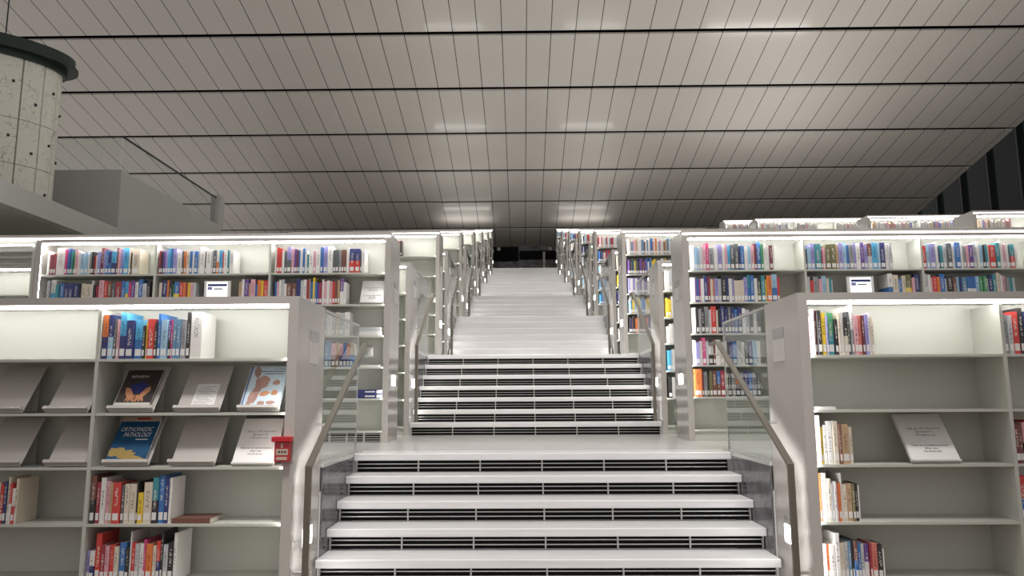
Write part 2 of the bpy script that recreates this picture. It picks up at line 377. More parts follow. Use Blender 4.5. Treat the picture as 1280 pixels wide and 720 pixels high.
# glass balustrades along the terrace edge behind the low bookcases
WHERE = ['lowest', 'second', 'third', 'fourth', 'fifth', 'sixth', 'seventh']
bal = {}; rail = {}
for s in (-1, 1):
    r = empty('glass_balustrade', None, 'balustrade', (0, 0, 0), 'glass balustrades by the stairs')
    bx('glass_panel', s*1.731, s*1.743, -1.045, .16, .001, 1.175, 'glass', r)
    bx('cap_rail', s*1.724, s*1.750, -1.045, .165, 1.175, 1.195, 'bar', r)
    bx('edge_post', s*1.729, s*1.745, .16, .168, .001, 1.175, 'bar', r)
    bx('base_channel', s*1.727, s*1.747, -1.045, .16, .0005, .014, 'bar', r)
    bal[s] = r
    q = empty('handrail', None, 'handrail', (0, 0, 0), 'handrails up the stairs')
    LP = [(-.006, -.019), (.006, -.019), (.006, -.0135), (-.006, -.0135)]
    path = [(s*1.64, -1.71, L0+RI+.003), (s*1.64, -1.71, .035), (s*1.64, .03, 1.0), (s*1.64, .30, 1.0)]
    mb = MB(); mb.sweep(path, [(-.022, -.013), (.022, -.013), (.022, .013), (-.022, .013)], MT['steel']); mb.build('rail', q, .003)
    mb = MB(); mb.sweep([(p[0]+s*.010, p[1]-s*0, p[2]) for p in path[:3]], LP, MT['ledrail']); mb.build('led_strip', q)
    mb = MB(); mb.box(s*1.618, s*1.662, .285, .30, .90, .99, MT['bar']); mb.box(s*1.625, s*1.73, .285, .30, .895, .905, MT['bar']); mb.build('end_return', q)
    for (yy, zz) in ((-1.69, -.70), (-1.2, .27)):
        mb = MB(); mb.box(s*1.66, s*1.7295, yy-.01, yy+.01, zz+.02, zz+.04, MT['bar']); mb.build('bracket', q)
    rail[s] = q
    for n in range(7):
        bb = r if n == 0 else copy_tree(r); bb.location = (0, n*D, n*H)
        bb['label'] = 'clear glass balustrade on %s side of the %s stair flight' % (SIDE[s], WHERE[n])
        qq = q if n == 0 else copy_tree(q); qq.location = (0, n*D, n*H)
        qq['label'] = 'bent bronze handrail on %s side of the %s stair flight' % (SIDE[s], WHERE[n])

# ------------------------------------------------------------------ bookcases
ZB = [.775, .403, .039, -.335, -.708, -1.08]      # shelf tops of a low case (base last)
ZA = [1.985, 1.605, 1.234, .865, .50, .125]       # shelf tops of a tall case
def bookcase(s, kind, Y, zf, ztop, zs, pitch, nb, label, x_in=1.73, grille=False, light=True, x_beam=None):
    """one run of shelving: s side of the stairs, front plane Y, floor zf, top ztop"""
    deep, tot = (.35, .70) if kind == 'low' else (.31, .65)
    r = empty('low_bookcase' if kind == 'low' else 'tall_bookcase', label, 'bookcase', (0, 0, 0), 'low bookcases at the stair foot' if kind == 'low' else 'tall bookcases on the terraces')
    th = .07; fas = .055 if kind == 'low' else .038
    X0 = x_in; Xi = x_in+th; Xe = Xi+nb*pitch+.012
    X = lambda a: s*a
    P = MT['panel']; S = MT['shelf']
    def profile(xa, xc, xl):       # end panel in plan: thickness xa..xc with a narrow lip to xl that hides the upright strip
        pts = [(X(xa), Y), (X(xl), Y), (X(xl), Y+.004), (X(xc), Y+.004), (X(xc), Y+.022), (X(xl), Y+.022), (X(xl), Y+tot), (X(xa), Y+tot)]
        a2 = sum(pts[i][0]*pts[(i+1) % 8][1]-pts[(i+1) % 8][0]*pts[i][1] for i in range(8))
        return pts if a2 > 0 else pts[::-1]
    mb = MB(); mb.prism(profile(X0, Xi-.016, Xi), zf, ztop, P); ep = mb.build('end_panel', r)
    mb = MB(); mb.prism(profile(Xe+.05, Xe+.004, Xe-.012), zf, ztop-(fas if x_beam else 0), P); mb.build('end_panel', r)
    xb = x_beam or Xe-.012
    MB().box(X(Xi), X(xb), Y, Y+tot, ztop-fas, ztop, P).build('top_panel', r)
    MB().box(X(Xi), X(Xe-.012), Y+deep, Y+tot-.02, zf, ztop-fas, S).build('back_panel', r)
    if kind == 'low':
        MB().box(X(Xi+.004), X(Xe-.016), Y+.012, Y+.036, ztop-fas-.022, ztop-fas, MT['led']).build('led_strip', r)
    else:
        MB().box(X(Xi-.06), X(xb), Y-.006, Y+.012, ztop-fas-.022, ztop-fas-.002, MT['ledtop']).build('led_strip', r)
        MB().box(X(Xi+.004), X(Xe-.016), Y+.012, Y+.062, ztop-fas-.074, ztop-fas-.062, MT['led']).build('led_strip', r)
        MB().box(X(Xi+.004), X(Xe-.016), Y-.012, Y+.075, ztop-fas-.061, ztop-fas-.023, P).build('led_channel', r)
    for i in range(nb):
        xa, xc = Xi+i*pitch+.001, Xi+(i+1)*pitch-.001
        if i: 
            MB().box(X(xa-.013), X(xa+.011), Y+.018, Y+deep, zf+.12, ztop-fas-(.028 if kind == 'low' else .076), S).build('divider', r); xa += .012
        if i < nb-1: xc -= .013
        for z in zs[:-1]:
            MB().box(X(xa), X(xc), Y+.02, Y+deep, z-.018, z, S).build('shelf', r)
    zb_ = zs[-1]
    MB().box(X(Xi), X(Xe-.012), Y+.02, Y+deep, zb_-.02, zb_, S).build('base_shelf', r)
    if grille:
        mb = MB(); mb.box(X(Xi), X(Xe-.012), Y+.05, Y+.06, zf, zb_-.02, MT['void']); k = mb.build('plinth', r)
        mb = MB()
        for q in range(4): mb.box(X(Xi), X(Xe-.012), Y+.036, Y+.05, zf+.008+q*.026, zf+.016+q*.026, MT['bar'])
        for q in range(int(nb*pitch/.2)): mb.box(X(Xi+q*.2), X(Xi+q*.2+.02), Y+.034, Y+.05, zf, zb_-.02, MT['bar'])
        mb.build('grille', k)
    else:
        MB().box(X(Xi), X(Xe-.012), Y+.04, Y+.06, zf, zb_-.02, MT['shelf']).build('plinth', r)
    for xa, xc in ((Xi-.0145, Xi-.001), (Xe-.011, Xe+.0025)):     # upright strips tucked behind the front edge of each end panel
        MB().box(X(xa), X(xc), Y+.006, Y+.0205, zf+.14, ztop-fas-.09, MT['ledside']).build('upright_led_strip', r)
    # fittings on the end panel: name plate and lit marker
    xo = X(X0)-s*.008; xo2 = X(X0)
    yp = Y+.30 if kind == 'low' else Y+.24
    zp = zf+1.945 if kind == 'low' else zf+1.66
    MB().box(xo, xo2, yp, yp+.225, zp, zp+.165, MT['plate']).build('name_plate', ep, .002)
    MB().box(xo, xo2, yp, yp+.225, zp+.165, zp+.245, MT['plate_dark']).build('name_plate_header', ep)
    if light:
        MB().box(xo, xo2, yp+.0, yp+.20, zf+.65, zf+.775, MT['lamp']).build('marker_light', ep, .003)
        MB().box(X(X0)-s*.003, xo2, yp-.01, yp+.21, zf+.775, zf+.83, MT['plate_dark']).build('marker_light_hood', ep)
    return r
cases = {}
cases['lowL'] = bookcase(-1, 'low', YB, L0, 1.205, ZB, 1.333, 3, 'nearest low bookcase left of the stairs, holding slanted display stands')
cases['lowR'] = bookcase(1, 'low', YB, L0, 1.205, ZB, 1.333, 2, 'nearest low bookcase right of the stairs, mostly empty shelves')
cases['tallL'] = bookcase(-1, 'tall', YA, 0, 2.468, ZA, 1.38, 3, 'long tall bookcase left of the first landing, packed with books', grille=True, x_beam=9.6)
cases['tallR'] = bookcase(1, 'tall', YA, 0, 2.468, ZA, 1.38, 4, 'long tall bookcase right of the first landing, packed with books')
pair = {}
for s in (-1, 1):
    for kind in ('low', 'tall'):
        Y = (YB if kind == 'low' else YA)
        pair[s, kind] = bookcase(s, kind, Y, L0 if kind == 'low' else 0, 1.205 if kind == 'low' else 2.468, ZB if kind == 'low' else ZA, 1.333 if kind == 'low' else 1.38, 2, None)
        for n in range(1, 7):
            c = pair[s, kind] if n == 1 else copy_tree(pair[s, kind])
            c.location = (0, n*D, n*H)
            c['label'] = ('low bookcase at %s foot of the %s stair flight' if kind == 'low' else 'tall bookcase at %s top of the %s stair flight') % (SIDE[s], WHERE[n])
# doorway at the far left of the tall row: nested frames, and a low case lit beyond
o = empty('door_frame_portal', None, None, (0, 0, 0)); o.name = 'door_1'; o['kind'] = 'structure'
for i in range(4):
    x = -6.02-.045*i; y = 1.82+.14*i; z = 2.40-.05*i
    MB().box(x, x-.04, y, y+.13, 0, z, MT['shelf']).build('jamb', o); MB().box(x-.04, -9.6, y, y+.13, z-.05, z, MT['shelf']).build('lintel', o)
MB().box(-6.04, -9.6, 1.805, 1.819, 2.335, 2.349, MT['ledtop']).build('led_strip', o)
bookcase(-1, 'low', YB+D, 0, 2.399, [z+H for z in ZB], 1.333, 2, 'low lit bookcase seen through the opening at far left', x_in=6.83, light=False)
# the next wing's tall cases, whose lit tops show over the right-hand row
wing = []
for k, (n, xi, nb) in enumerate(((4, 7.95, 1), (3, 7.58, 3), (2, 8.83, 2), (1, 8.37, 3))):
    zf = n*H+.31; Y = YA+n*D
    struct(bx('floor', xi-.3, xi+4.8, -1.0+n*D+1.5, 4.0+n*D, n*H+.0005, zf, 'floor'))
    lab = ['farthest and shortest', 'second farthest', 'second nearest', 'nearest and rightmost'][k]
    bookcase(1, 'tall', Y, zf, zf+2.468, [z+zf for z in ZA], 1.30, nb, '%s of four lit bookcase tops behind the right tall bookcase' % lab, x_in=xi, light=False)
    wing.append((Y, zf, xi, nb))

# ------------------------------------------------------------------ books
ALL = []     # (pixel area, spec)
def parse(tokens):
    out = []
    for t in tokens.split():
        p = t.split(':'); c = p[0].split('+')
        out.append((c[0], c[1] if len(c) > 1 else None, float(p[1]) if len(p) > 1 else 4., float(p[2]) if len(p) > 2 else None))
    return out
def row(Y, z, u0, u1, v, tokens, where, place, group, hmax=.325, dmax=.24):
    toks = parse(tokens); xa, xb = at(u0, v, Y+.03).x, at(u1, v, Y+.03).x
    p = 1.333 if Y == YB else 1.38; s = 1 if xa+xb > 0 else -1; k = int((abs(xa+xb)/2-1.80)/p)
    lo, hi = 1.80+k*p+.016, 1.80+(k+1)*p-.016
    if s < 0: lo, hi = -hi, -lo
    xa, xb = max(xa, lo), min(xb, hi)
    tw = sum(t[2] for t in toks); x = xa
    for i, (c, c2, w, h) in enumerate(toks):
        ww = (xb-xa)*w/tw; hh = hmax*(h if h else random.uniform(.76, .93)); dp = min(dmax, hh*random.uniform(.68, .8))
        ALL.append(dict(x=x+ww/2, y=Y+.03+random.uniform(0, .018), z=z, w=ww-.0012, h=hh, d=dp, c=c, c2=c2, ord=i+1, n=len(toks), where=where, place=place, group=group, area=ww*hh/((Y-CY)**2), tier=False))
        x += ww
# low left
G = 'books on the low left bookcase'
PL = 'near left low bookcase'
row(YB, ZB[0], 122.5, 250, 449, 'or+nb:7:.95 nb+lb:6:.95 dg:3.4:.88 pk:4:.85 sk+nb:8:1 nb:9.5:.83 sk+bl:10:.84 bk:3.5:.72 yl:2:.8 rd:9:.86 bk:3.4:.78 bl:4.2:.97 lb:8:.84 pu+bk:3.4:.83 mg:2.4:.85 sl:5:.85 sl:5:.85 gr:6.5:.82 bk:4.5:1 wh:14:1', 'top shelf', PL, G)
row(YB, ZB[2]-.374, 107.5, 211, 657, 'br+bk:6:.98 cs:5:.84 wh:6:.93 pk:5:.86 tn:4:.83 rd:9:.83 dg:4:.78 cr:6:.8 cr:8:.8 bk:2:.84 yl:6:.62 cr:10:.83 tl+bk:7:.93 bl:7:.97 nb:5:.92 wh:3:.92', 'fourth shelf', PL, G)
row(YB, ZB[4], 101.5, 218, 722, 'lv:5:.6 wh+nb:6:.6 rd:7:.95 cs:6:.72 pk:5:.7 rd:6:.72 cr:6:.68 bl:8:.76 bk:5:.66 wh:2:.98 rd:5:.76 lg:5:.74 wh:6:.74 mg:3:.82 or:8:.74 cr:5:.7 rd+nb:5:.8 bk:3:.98 lg:6:.72 bk:7:.76 wh:4:.95', 'lowest visible shelf', PL, G)
row(YB, ZB[2]-.374, -14, 19, 657, 'tl:6:.8 cr:4:.84 rd:6:.8 nb:5:.86 cr:4:.95 rd+wh:4:.82 wh+rd:5:.72 cr:4:.92', 'fourth shelf, left bay', PL, G)
# low right
G = 'books on the low right bookcase'; PL = 'near right low bookcase'
row(YB, ZB[0], 1011.5, 1096, 443, 'pk:3:.82 wh:5:.98 mr:3:.96 bk:6:.95 yl:6:.9 lv:3:.84 gn+tl:9:.9 bk:5:.76 cr:3.5:.9 wh:4:1 bk+cr:6:.8 dg:4:.92 wh+gr:4:1.06 pk:6:.83 sa:6:.84 mr:4:.84 lv:5:.86 wh:3:.9 cr:5:.8', 'top shelf', PL, G)
row(YB, ZB[2], 1020, 1069, 583, 'wh:5:1 yl:3:.75 wh:4:.8 wh:6:.88 cr:6:.88 br:3:.82 tn:8:.82 cr:4:.76', 'third shelf', PL, G)
row(YB, ZB[3], 1024, 1078, 655, 'or:2:.97 wh:9:.97 cr:5:.86 lg:3:.76 wh:4:.8 pk:2:.76 or:4:.76 wh:2:.96 cr:6:.74 tn:7:.76 ov:4:.75 bk:4:.76 wh:2:.72', 'fourth shelf', PL, G)
row(YB, ZB[4], 1028.5, 1108, 722, 'wh:5:.7 or:4:.68 wh:7:.7 wh:7:.92 cr:7:.72 lg:5:.74 sl:4:.76 bk:3:.78 br+bl:5:.76 bl:5:.72 lg:5:.7 pu+wh:6:.7 cs:3:.72 sa:8:.72 bk:7:.7 wh:2:.6', 'fifth shelf', PL, G)
row(YB, ZB[0], 1256.5, 1300, 441, 'gr:5:.84 lg:5:.82 rd:7:.9 bk:5:.98 nb:6:.9 cr:6:.88', 'top shelf, second bay', PL, G)
row(YB, ZB[2], 1268, 1306, 581, 'mr:5:.8 br:4:.78 pk+bk:5:.84 tn:6:.8 rd:6:.88', 'third shelf, second bay', PL, G)
row(YB, ZB[3], 1276, 1306, 654, 'rd+bl:8:.9 bl:6:.84 gr:6:.86', 'fourth shelf, second bay', PL, G)
# tall left
G = 'books on the tall left bookcase'; PL = 'left tall bookcase'
row(YA, ZA[0], 57.5, 173, 341, 'wh:3:.9 cs:2.4:.76 mr:2.4:.76 cs:3:.8 wh:11:1 mg:3:.97 bl:3:.98 nb:2:.98 tl:2:.88 gn:3:.9 pk:4:.92 wh:3:.85 lb:5:.8 lb:4:.84 wh:2:.78 gr:3:.84 bk:3:.85 rd:2:.7 wh:2:.75 lv:4:.86 mr:4:1 lv:2:.9 bl:4:.9 nb+bl:4:.85 sk+nb:6:.86 br:2:1 pk:3:.97 lv:3:.95 sk:7:1 cr:3:.98 bk:1:.8 cr:10:.96', 'top shelf, first bay', PL, G)
row(YA, ZA[1], 56.5, 186, 381, 'gr:4:.95 wh+sk:6:.98 tl:4:.8 bl:6:.84 nb:5:.84 nb:6:.84 nb:6:.84 bk:3:.8 cr:5:.84 cr:7:.82 wh:2:.95 bk:3:.78 cs:4:.76 pk:6:.95 rd:4:.92 br:5:.92 dg:4:.88 cs:7:.9 bl:5:.92 sk+yl:4:.9 mg:3:.85 pu:4:.92 wh:4:.88 bl:5:.98 lg:5:.82 bk:4:.9', 'second shelf, first bay', PL, G)
row(YA, ZA[0], 197.5, 291, 341, 'cs:2:.88 bk:2:.84 pu:3:.85 lv:3:.9 sk:3:.96 bl:3:.95 lv:4:.96 wh:6:.8 dg:2:.85 or:3:.85 cr:4:.86 bl:3:.85 wh:2:.8 bl:4:.85 lg:2:.8 wh:6:1 bk:1.4:.85 wh:6:.9 lg:2:.86 dg:4:.88 wh+or:3:.88 sk:4:.88 rd:1.5:.82 wh:4:.88 tl:2:.88 wh:5:.88', 'top shelf, second bay', PL, G)
row(YA, ZA[1], 197, 243, 381, 'cr:3:.85 nb:6:.93 or:2:.93 bk:4:.9 gn:1:.8 bl+yl:6:.88 rd:4:.86 or:3:.86 cs:2:.84 yl:3:.85 pk:3:.86 lg:3:.85', 'second shelf, second bay', PL, G)
row(YA, ZA[1], 297, 340, 381, 'tn:4:.86 wh:3:.95 pu:5:.95 tn:2:.8 pk:6:.95 bl:3:.75 or:4:.92 yl:3:.9 rd:6:.9', 'second shelf, display bay', PL, G)
row(YA, ZA[0], 343, 456, 341, 'wh:2:.85 rd:3:.95 rd:3:.92 wh:2.4:.85 dg:3:.84 lv+dg:5:.98 pk:3:.92 pu:3:.9 mr:2:.86 bl:2:.85 wh:3:.95 bl:2.4:.92 wh:2.4:.86 tl:2:.7 wh:5:.8 pk:3:.82 wh:5:.88 bl:3:.96 lv:5:1 wh:6:1 dg:3.3:.86 dg:3.3:.86 gr:3:.86 br:3:.86 br:3:.86 wh:3:.94 nb+rd:6:.9 nb+rd:6:.9 dg:2:.82 wh:4:.88', 'top shelf, third bay', PL, G)
row(YA, ZA[1], 342.5, 432, 381, 'bl:3:.85 pk:3:.86 wh:3:.92 lg:4:.94 wh:4:.78 br:7:.8 br:7:.8 nb:3:.96 nb:3:.96 lg:4:.9 wh:5:.92 cs:3:.9 tn:2:.95 bl:4:.85 yl:3:1 bl:3:.84 pu:3:.8 cs:4:.82 wh:3:.92 pk:4:.85 wh:4:.88 pk:4:.86 rd:4:.84 br:4:.86 tn:3:.9 pu+wh:5:.96 wh:4:.82', 'second shelf, third bay', PL, G)
row(YA, ZA[2], 398, 436, 420, 'wh:4:.8 lg:4:.86 wh:5:.85 lg:3:.8 cr:4:.86 lg:5:.83 wh:5:.86', 'third shelf, behind glass', PL, G)
row(YA, ZA[3], 405, 441, 457, 'sl:5:.9 sl:3:.92 pk+br:5:.86 tn+br:4:.88 pk+nb:5:.84 bl+nb:4:.86 sa+nb:4:.84 cr+bl:4:.85', 'fourth shelf, behind glass', PL, G)
# tall right
G = 'books on the tall right bookcase'; PL = 'right tall bookcase'
row(YA, ZA[0], 863.5, 969, 337, 'wh:5:.92 lb:3:.86 lb:3:.84 lg:4:.88 pk:4:.94 mg:4:1 gr:6:.82 wh:4:.84 lv:6:.95 wh:3:.95 pk:3:.95 sk:4:.93 dg:5:.94 dg:5:.96 nb:2:.88 bl:5:.9 wh:4:.86 lb:4:.88 pk:4:.9 mr:3:.98 bl:5:1.03 gn:3:.95 wh:4:.97 wh:3:.9 mr:4:.9 wh:2:.86', 'top shelf, first bay', PL, G)
row(YA, ZA[1], 864, 976, 378, 'wh:6:.9 pu:2:.84 bl:3:.86 mg:2:.84 wh:4:.86 nb:5:.95 cs:3:.92 cr:3:.84 or:2:.84 lv:5:.86 lg:4:.85 bk:6:.98 nb:3:.92 wh:4:.85 lv:3:.85 cr:4:.78 cr:4:.78 cr:4:.8 lv:5:.9 tl+bl:3:1 bl:5:.96 wh:4:.86 bk+ov:5:.94 tl:5:.95 yl:2:.82 or:6:.95 lb+bl:7:1 rd:3:.88', 'second shelf, first bay', PL, G)
row(YA, ZA[2], 866, 952, 418, 'wh:5:.94 bk:3:.9 lg:3:.88 bk:4:.92 gr:5:.96 lg:3:.86 rd:6:.98 wh:2:.84 bk:3:.9 nb:5:.98 nb:4:.9 dg:4:.96 nb:4:.95 bl:4:.88 nb:5:.95 wh:4:.9 lg:5:.86 dg:4:.88 wh:4:.84 gr:5:.88', 'third shelf, first bay', PL, G)
row(YA, ZA[3], 867, 952, 458, 'wh:4:.9 lv:4:.82 wh:3:.86 mg:4:.98 lg:3:.86 bk:5:.9 br:3:.92 wh:5:.9 cr:4:.82 wh:4:.86 bk:2:.88 nb:4:.88 bl:5:.84 lg:5:.86 wh:4:.82 dg:4:.88 nb:5:.84 lb:5:.86 wh:4:.84', 'fourth shelf, first bay', PL, G)
row(YA, ZA[4], 868, 952, 498, 'or:9:.98 mr:2:.9 gr:4:.88 bk:2:.82 ov:3:.9 br:5:.92 bl+br:4:.9 cs:5:.92 cr:3:.82 bk:4:.88 gr:4:.84 or+bk:5:.86 dg:4:.88 nb:5:.9 bl:4:.84 gr:5:.86 dg:4:.84', 'fifth shelf, first bay', PL, G)
row(YA, ZA[0], 1005.5, 1117, 336, 'bk:2:.76 lb:4:.82 lv:5:.96 tl:7:.94 cs:2:.7 pk:3:.82 ov:6:.92 ov:6:.93 tn:3:.92 lv:5:.96 lb:4:.98 bl:3:.9 gr:5:.9 lv:3:.96 wh:5:.97 pu:4:.98 lv:4:.9 br+lg:5:.95 sk:6:.97 lb:3:.97 nb:6:.97 wh:4:.93 lg:4:.96', 'top shelf, second bay', PL, G)
row(YA, ZA[1], 1006.5, 1043, 376, 'lg:4:.9 rd:4:.76 gr:7:.9 pk:4:.82 lb:6:.92 cr:3:.83 tl:3:.84 lg:2:.78', 'second shelf, second bay', PL, G)
row(YA, ZA[1], 1112, 1152, 376, 'wh+bl:5:1 cr:6:.94 bl:4:.8 cr:4:.92 ov+yl:6:.95 pk:3:.84 nb:5:.96', 'second shelf, display bay', PL, G)
row(YA, ZA[0], 1153.5, 1274, 335, 'rd:5:.86 lb:4:.9 lv:7:.92 wh:3:.98 nb:2:.8 tl:4:.86 lg:5:.88 dg:6:.93 wh:4:1 bl:6:.96 wh:3:1 gr:4:.82 pk:3:.85 pu:6:.86 lg:4:.92 wh:3:1 lb:4:.86 bk:3:.86 tl:3:.88 wh:2:.82 rd:8:.86 tl:5:.94 wh:3:1 pk:4:.88 wh:3:.9 dg:2:.84 tl+rd:6:.88 wh:3:.82', 'top shelf, third bay', PL, G)
row(YA, ZA[1], 1154, 1271, 375, 'lg+wh:4:.98 wh:4:.94 pk:3:.84 rd:5:.88 or:4:.86 bl:7:.96 lg:2:.8 bk:8:.88 br:5:.82 lb:4:.86 nb:3:.84 sl:7:.85 bl+wh:4:.87 bl+wh:4:.87 bl+wh:4:.87 lb:5:.88 gn:5:.87 gn:5:.88 lg:2:.8 nb:5:.88 tl:5:.95 cr:5:1 wh:3:.92 pk:5:.88 gr:4:.82 tl:4:.84 lg:3:.8', 'second shelf, third bay', PL, G)

def book_shapes(d):
    w, h, dp = d['w'], d['h'], d['d']; t = min(.0028, w*.2)
    r = min(.004, w*.3)
    prof = [(-w/2, r), (-w/2+r, 0), (w/2-r, 0), (w/2, r), (w/2, dp), (w/2-t, dp), (w/2-t, t+r), (-w/2+t, t+r), (-w/2+t, dp), (-w/2, dp)]
    return t, r, prof
ALL.sort(key=lambda d: -d['area'])
LAYERS = ALL[:300]; REST = ALL[300:]
def size_word(d):
    w = d['w']
    return 'slim' if w < .032 else 'thick' if w > .06 else 'medium'
for d in LAYERS:
    w, h, dp = d['w'], d['h'], d['d']; t, r, prof = book_shapes(d)
    mb = MB(); mb.prism(prof, 0, h, cover_mat(d['c'], d['c2']))
    o = mb.build('book', None, 0, (d['x'], d['y'], d['z']+.0006))
    lab = '%s %s book, %s from left, %s, %s' % (size_word(d), CN[d['c']] + (' and '+CN[d['c2']] if d['c2'] else ''), ORD[d['ord']], d['where'], d['place'])
    if len(lab.replace('-', ' ').split()) > 16: lab = lab.replace(size_word(d)+' ', '', 1)
    tag(o, lab, 'book', d['group'])
    MB().box(-w/2+t*1.05, w/2-t*1.05, t+r+.0004, dp-.006, .003, h-.004, MT['page']).build('page_block', o)
    if w > .008: MB().box(-w*.36, w*.36, -.0012, -.0002, .022, .022+min(.05, h*.17), MT['white']).build('spine_label', o)
# the remaining, smallest books as one object
mb = MB()
def add_small(x, y, z, w, h, dp, c, c2=None, label=True):
    mt = cover_mat_small(c)
    mb.box(x-w/2, x+w/2, y, y+dp, z, z+h*(.5 if c2 else 1), cover_mat_small(c2 or c))
    if c2: mb.box(x-w/2, x+w/2, y, y+dp, z+h*.5, z+h, mt)
    if label: mb.box(x-w*.36, x+w*.36, y-.0015, y-.0003, z+.022, z+.07, MT['white'])
def cover_mat_small(c):
    k = 'small_'+c
    if k not in MT: MT[k] = paint('cover_small_'+c, s2l(CC[c]), .45, var=.12, scale=25)
    return MT[k]
for d in REST: add_small(d['x'], d['y'], d['z']+.0006, d['w'], d['h'], d['d'], d['c'], d['c2'])
def fill(Y, z, xa, xb, cols, hm=.32):
    x = xa
    while True:
        w = random.uniform(.018, .05)
        if x+w > xb: break
        h = hm*random.uniform(.76, .98); add_small(x+w/2, Y+.03, z+.0006, w-.0012, h, .2, random.choice(cols)); x += w
MIX = 'wh wh lg cr bl sl rd cs pk tl bk dg or lv'.split()
WH = 'wh wh wh lg cr wh lb'.split()
DK = 'bk nb dg gn bl wh br pu yl'.split()
SETS = {1: ['wh tn or br sl sl wh cr pk wh lb bl'.split(), DK, 'lv wh pu wh lg'.split(), 'yl wh yl lb bl'.split(), 'or bk rd nb br wh'.split()],
        2: ['yl wh rd wh cs sl bl'.split(), 'rd bk cs or wh bl'.split(), WH, 'bl wh sl lb'.split(), 'bl sl sk bl'.split()],
        3: ['lb wh bk rd wh'.split(), 'wh nb bk wh'.split(), WH, WH, WH]}
for n in range(1, 7):
    sets = SETS.get(n, [MIX, WH, MIX, WH, WH])
    for k in range(5): fill(YA+n*D, ZA[k]+n*H, 1.83, (2.75 if n < 4 else 2.5) + random.uniform(-.1, .2), sets[k])
    for k in range(5):
        c = [WH, 'wh yl rd yl cr'.split(), 'wh nb wh lv wh'.split(), 'lb wh wh sk'.split(), 'wh dg bk wh'.split()][k]
        fill(YB+n*D, ZB[k]+n*H, 1.83, 2.45+random.uniform(-.1, .2), c if n < 3 else WH, .31)
fill(YA+D, ZA[0]+H, -2.92, -2.45, 'bl wh wh rd sl pk nb wh bk lv'.split())
for (Y, zf, xi, nb) in wing:
    for i in range(nb):
        x = xi+.10+i*1.30
        fill(Y, zf+ZA[0], x, x+random.uniform(.6, 1.15), 'wh wh pk cr wh lg wh tn lv'.split(), .33)
        fill(Y, zf+ZA[1], x, x+random.uniform(.5, 1.1), MIX, .33)
so = mb.build('books'); tag(so, 'small distant books filling the upper terrace shelves and gaps', 'books', None, 'stuff')

# ------------------------------------------------------------------ display stands, signs, screens
def lean_frame(u0, u1, v, Y, z, lean=.235, height=.325, ylip=.02, dz=.006):
    """origin at the lip's middle on the shelf, x along the shelf, y up the slope, z out of the plate"""
    a, b_ = at(u0, v, Y+ylip), at(u1, v, Y+ylip)
    w = b_.x-a.x
    ex = Vector((1, 0, 0)); ey = Vector((0, lean, height)).normalized(); ez = ex.cross(ey)
    m = Matrix((ex, ey, ez)).transposed().to_4x4(); m.translation = Vector(((a.x+b_.x)/2, Y+ylip+.022, z+dz))
    return m, w, math.hypot(lean, height)
def stand(u0, u1, v, Y, z, label):
    m, w, L = lean_frame(u0, u1, v, Y, z)
    r = empty('display_stand', label, 'display stand', tuple(m.translation), 'slanted display stands'); mi = Matrix.Translation(-m.translation) @ m
    MB().box(-w/2+.012, w/2, 0, L, -.006, 0, MT['stand'], mi).build('back_plate', r, .001)
    MB().box(-w/2, w/2, 0.008, .016, -.004, .036, MT['stand'], mi).build('ledge', r, .001)
    MB().box(-w/2, w/2, 0.008, .030, .034, .038, MT['stand'], mi).build('ledge_lip', r)
    mb = MB(); k = Vector((0, .235, .325)); mb.box(-w/2+.03, w/2-.03, k.y-.03, k.y-.026, 0.001, .22, MT['stand']); mb.build('rear_leg', r)
    return r, m, w, L
S2, S3 = ZB[1]+.001, ZB[2]+.001
stand(-30, 25, 518, YB, S2, 'empty slanted display stand cut by frame edge, second shelf, left bay')
stand(52, 107, 518, YB, S2, 'empty slanted display stand left of the divider, second shelf')
_, mRV, wRV, LRV = stand(132, 189, 518, YB, S2, 'slanted display stand carrying the dark hands book, second shelf')
_, mPP, wPP, LPP = stand(215, 272, 518, YB, S2, 'slanted display stand with a small paper, second shelf')
_, mAN, wAN, LAN = stand(295, 347, 518, YB, S2, 'slanted display stand carrying the pale anatomy book, second shelf')
stand(-33, 22, 585, YB, S3, 'empty slanted display stand cut by frame edge, third shelf, left bay')
stand(52, 106, 585, YB, S3, 'empty slanted display stand left of the divider, third shelf')
_, mOP, wOP, LOP = stand(126, 183, 585, YB, S3, 'slanted display stand carrying the blue pathology book, third shelf')
stand(208, 266, 585, YB, S3, 'empty slanted display stand beside the white notice pad, third shelf')
def face_book(name, m, x0, x1, y0, y1, th, cmat, label):
    """a book lying face out on a stand"""
    r = empty(name, label, 'book', tuple(m.translation)); mi = Matrix.Translation(-m.translation) @ m
    mb = MB(); mb.box(x0, x1, y0, y1, th-.003, th, cmat, mi); mb.box(x0, x0+.003, y0, y1, .001, th-.003, cmat, mi); mb.box(x0, x1, y0, y1, .001, .003, cmat, mi); mb.build('cover', r)
    MB().box(x0+.0035, x1-.004, y0+.004, y1-.004, .0032, th-.0032, MT['page'], mi).build('page_block', r)
    return r, mi @ Matrix.Translation((0, 0, th))
def blob(mb, mi, cx, cy, rx, ry, ang, mat, z, n=14, wob=.15, lim=None):
    pts = []
    for i in range(n):
        a = 2*math.pi*i/n; k = 1+random.uniform(-wob, wob); x, y = rx*math.cos(a)*k, ry*math.sin(a)*k
        px, py = cx+x*math.cos(ang)-y*math.sin(ang), cy+x*math.sin(ang)+y*math.cos(ang)
        if lim: px, py = min(max(px, lim[0]), lim[1]), min(max(py, lim[2]), lim[3])
        pts.append((px, py))
    mb.prism(pts, z, z+.0005, mat, mi)
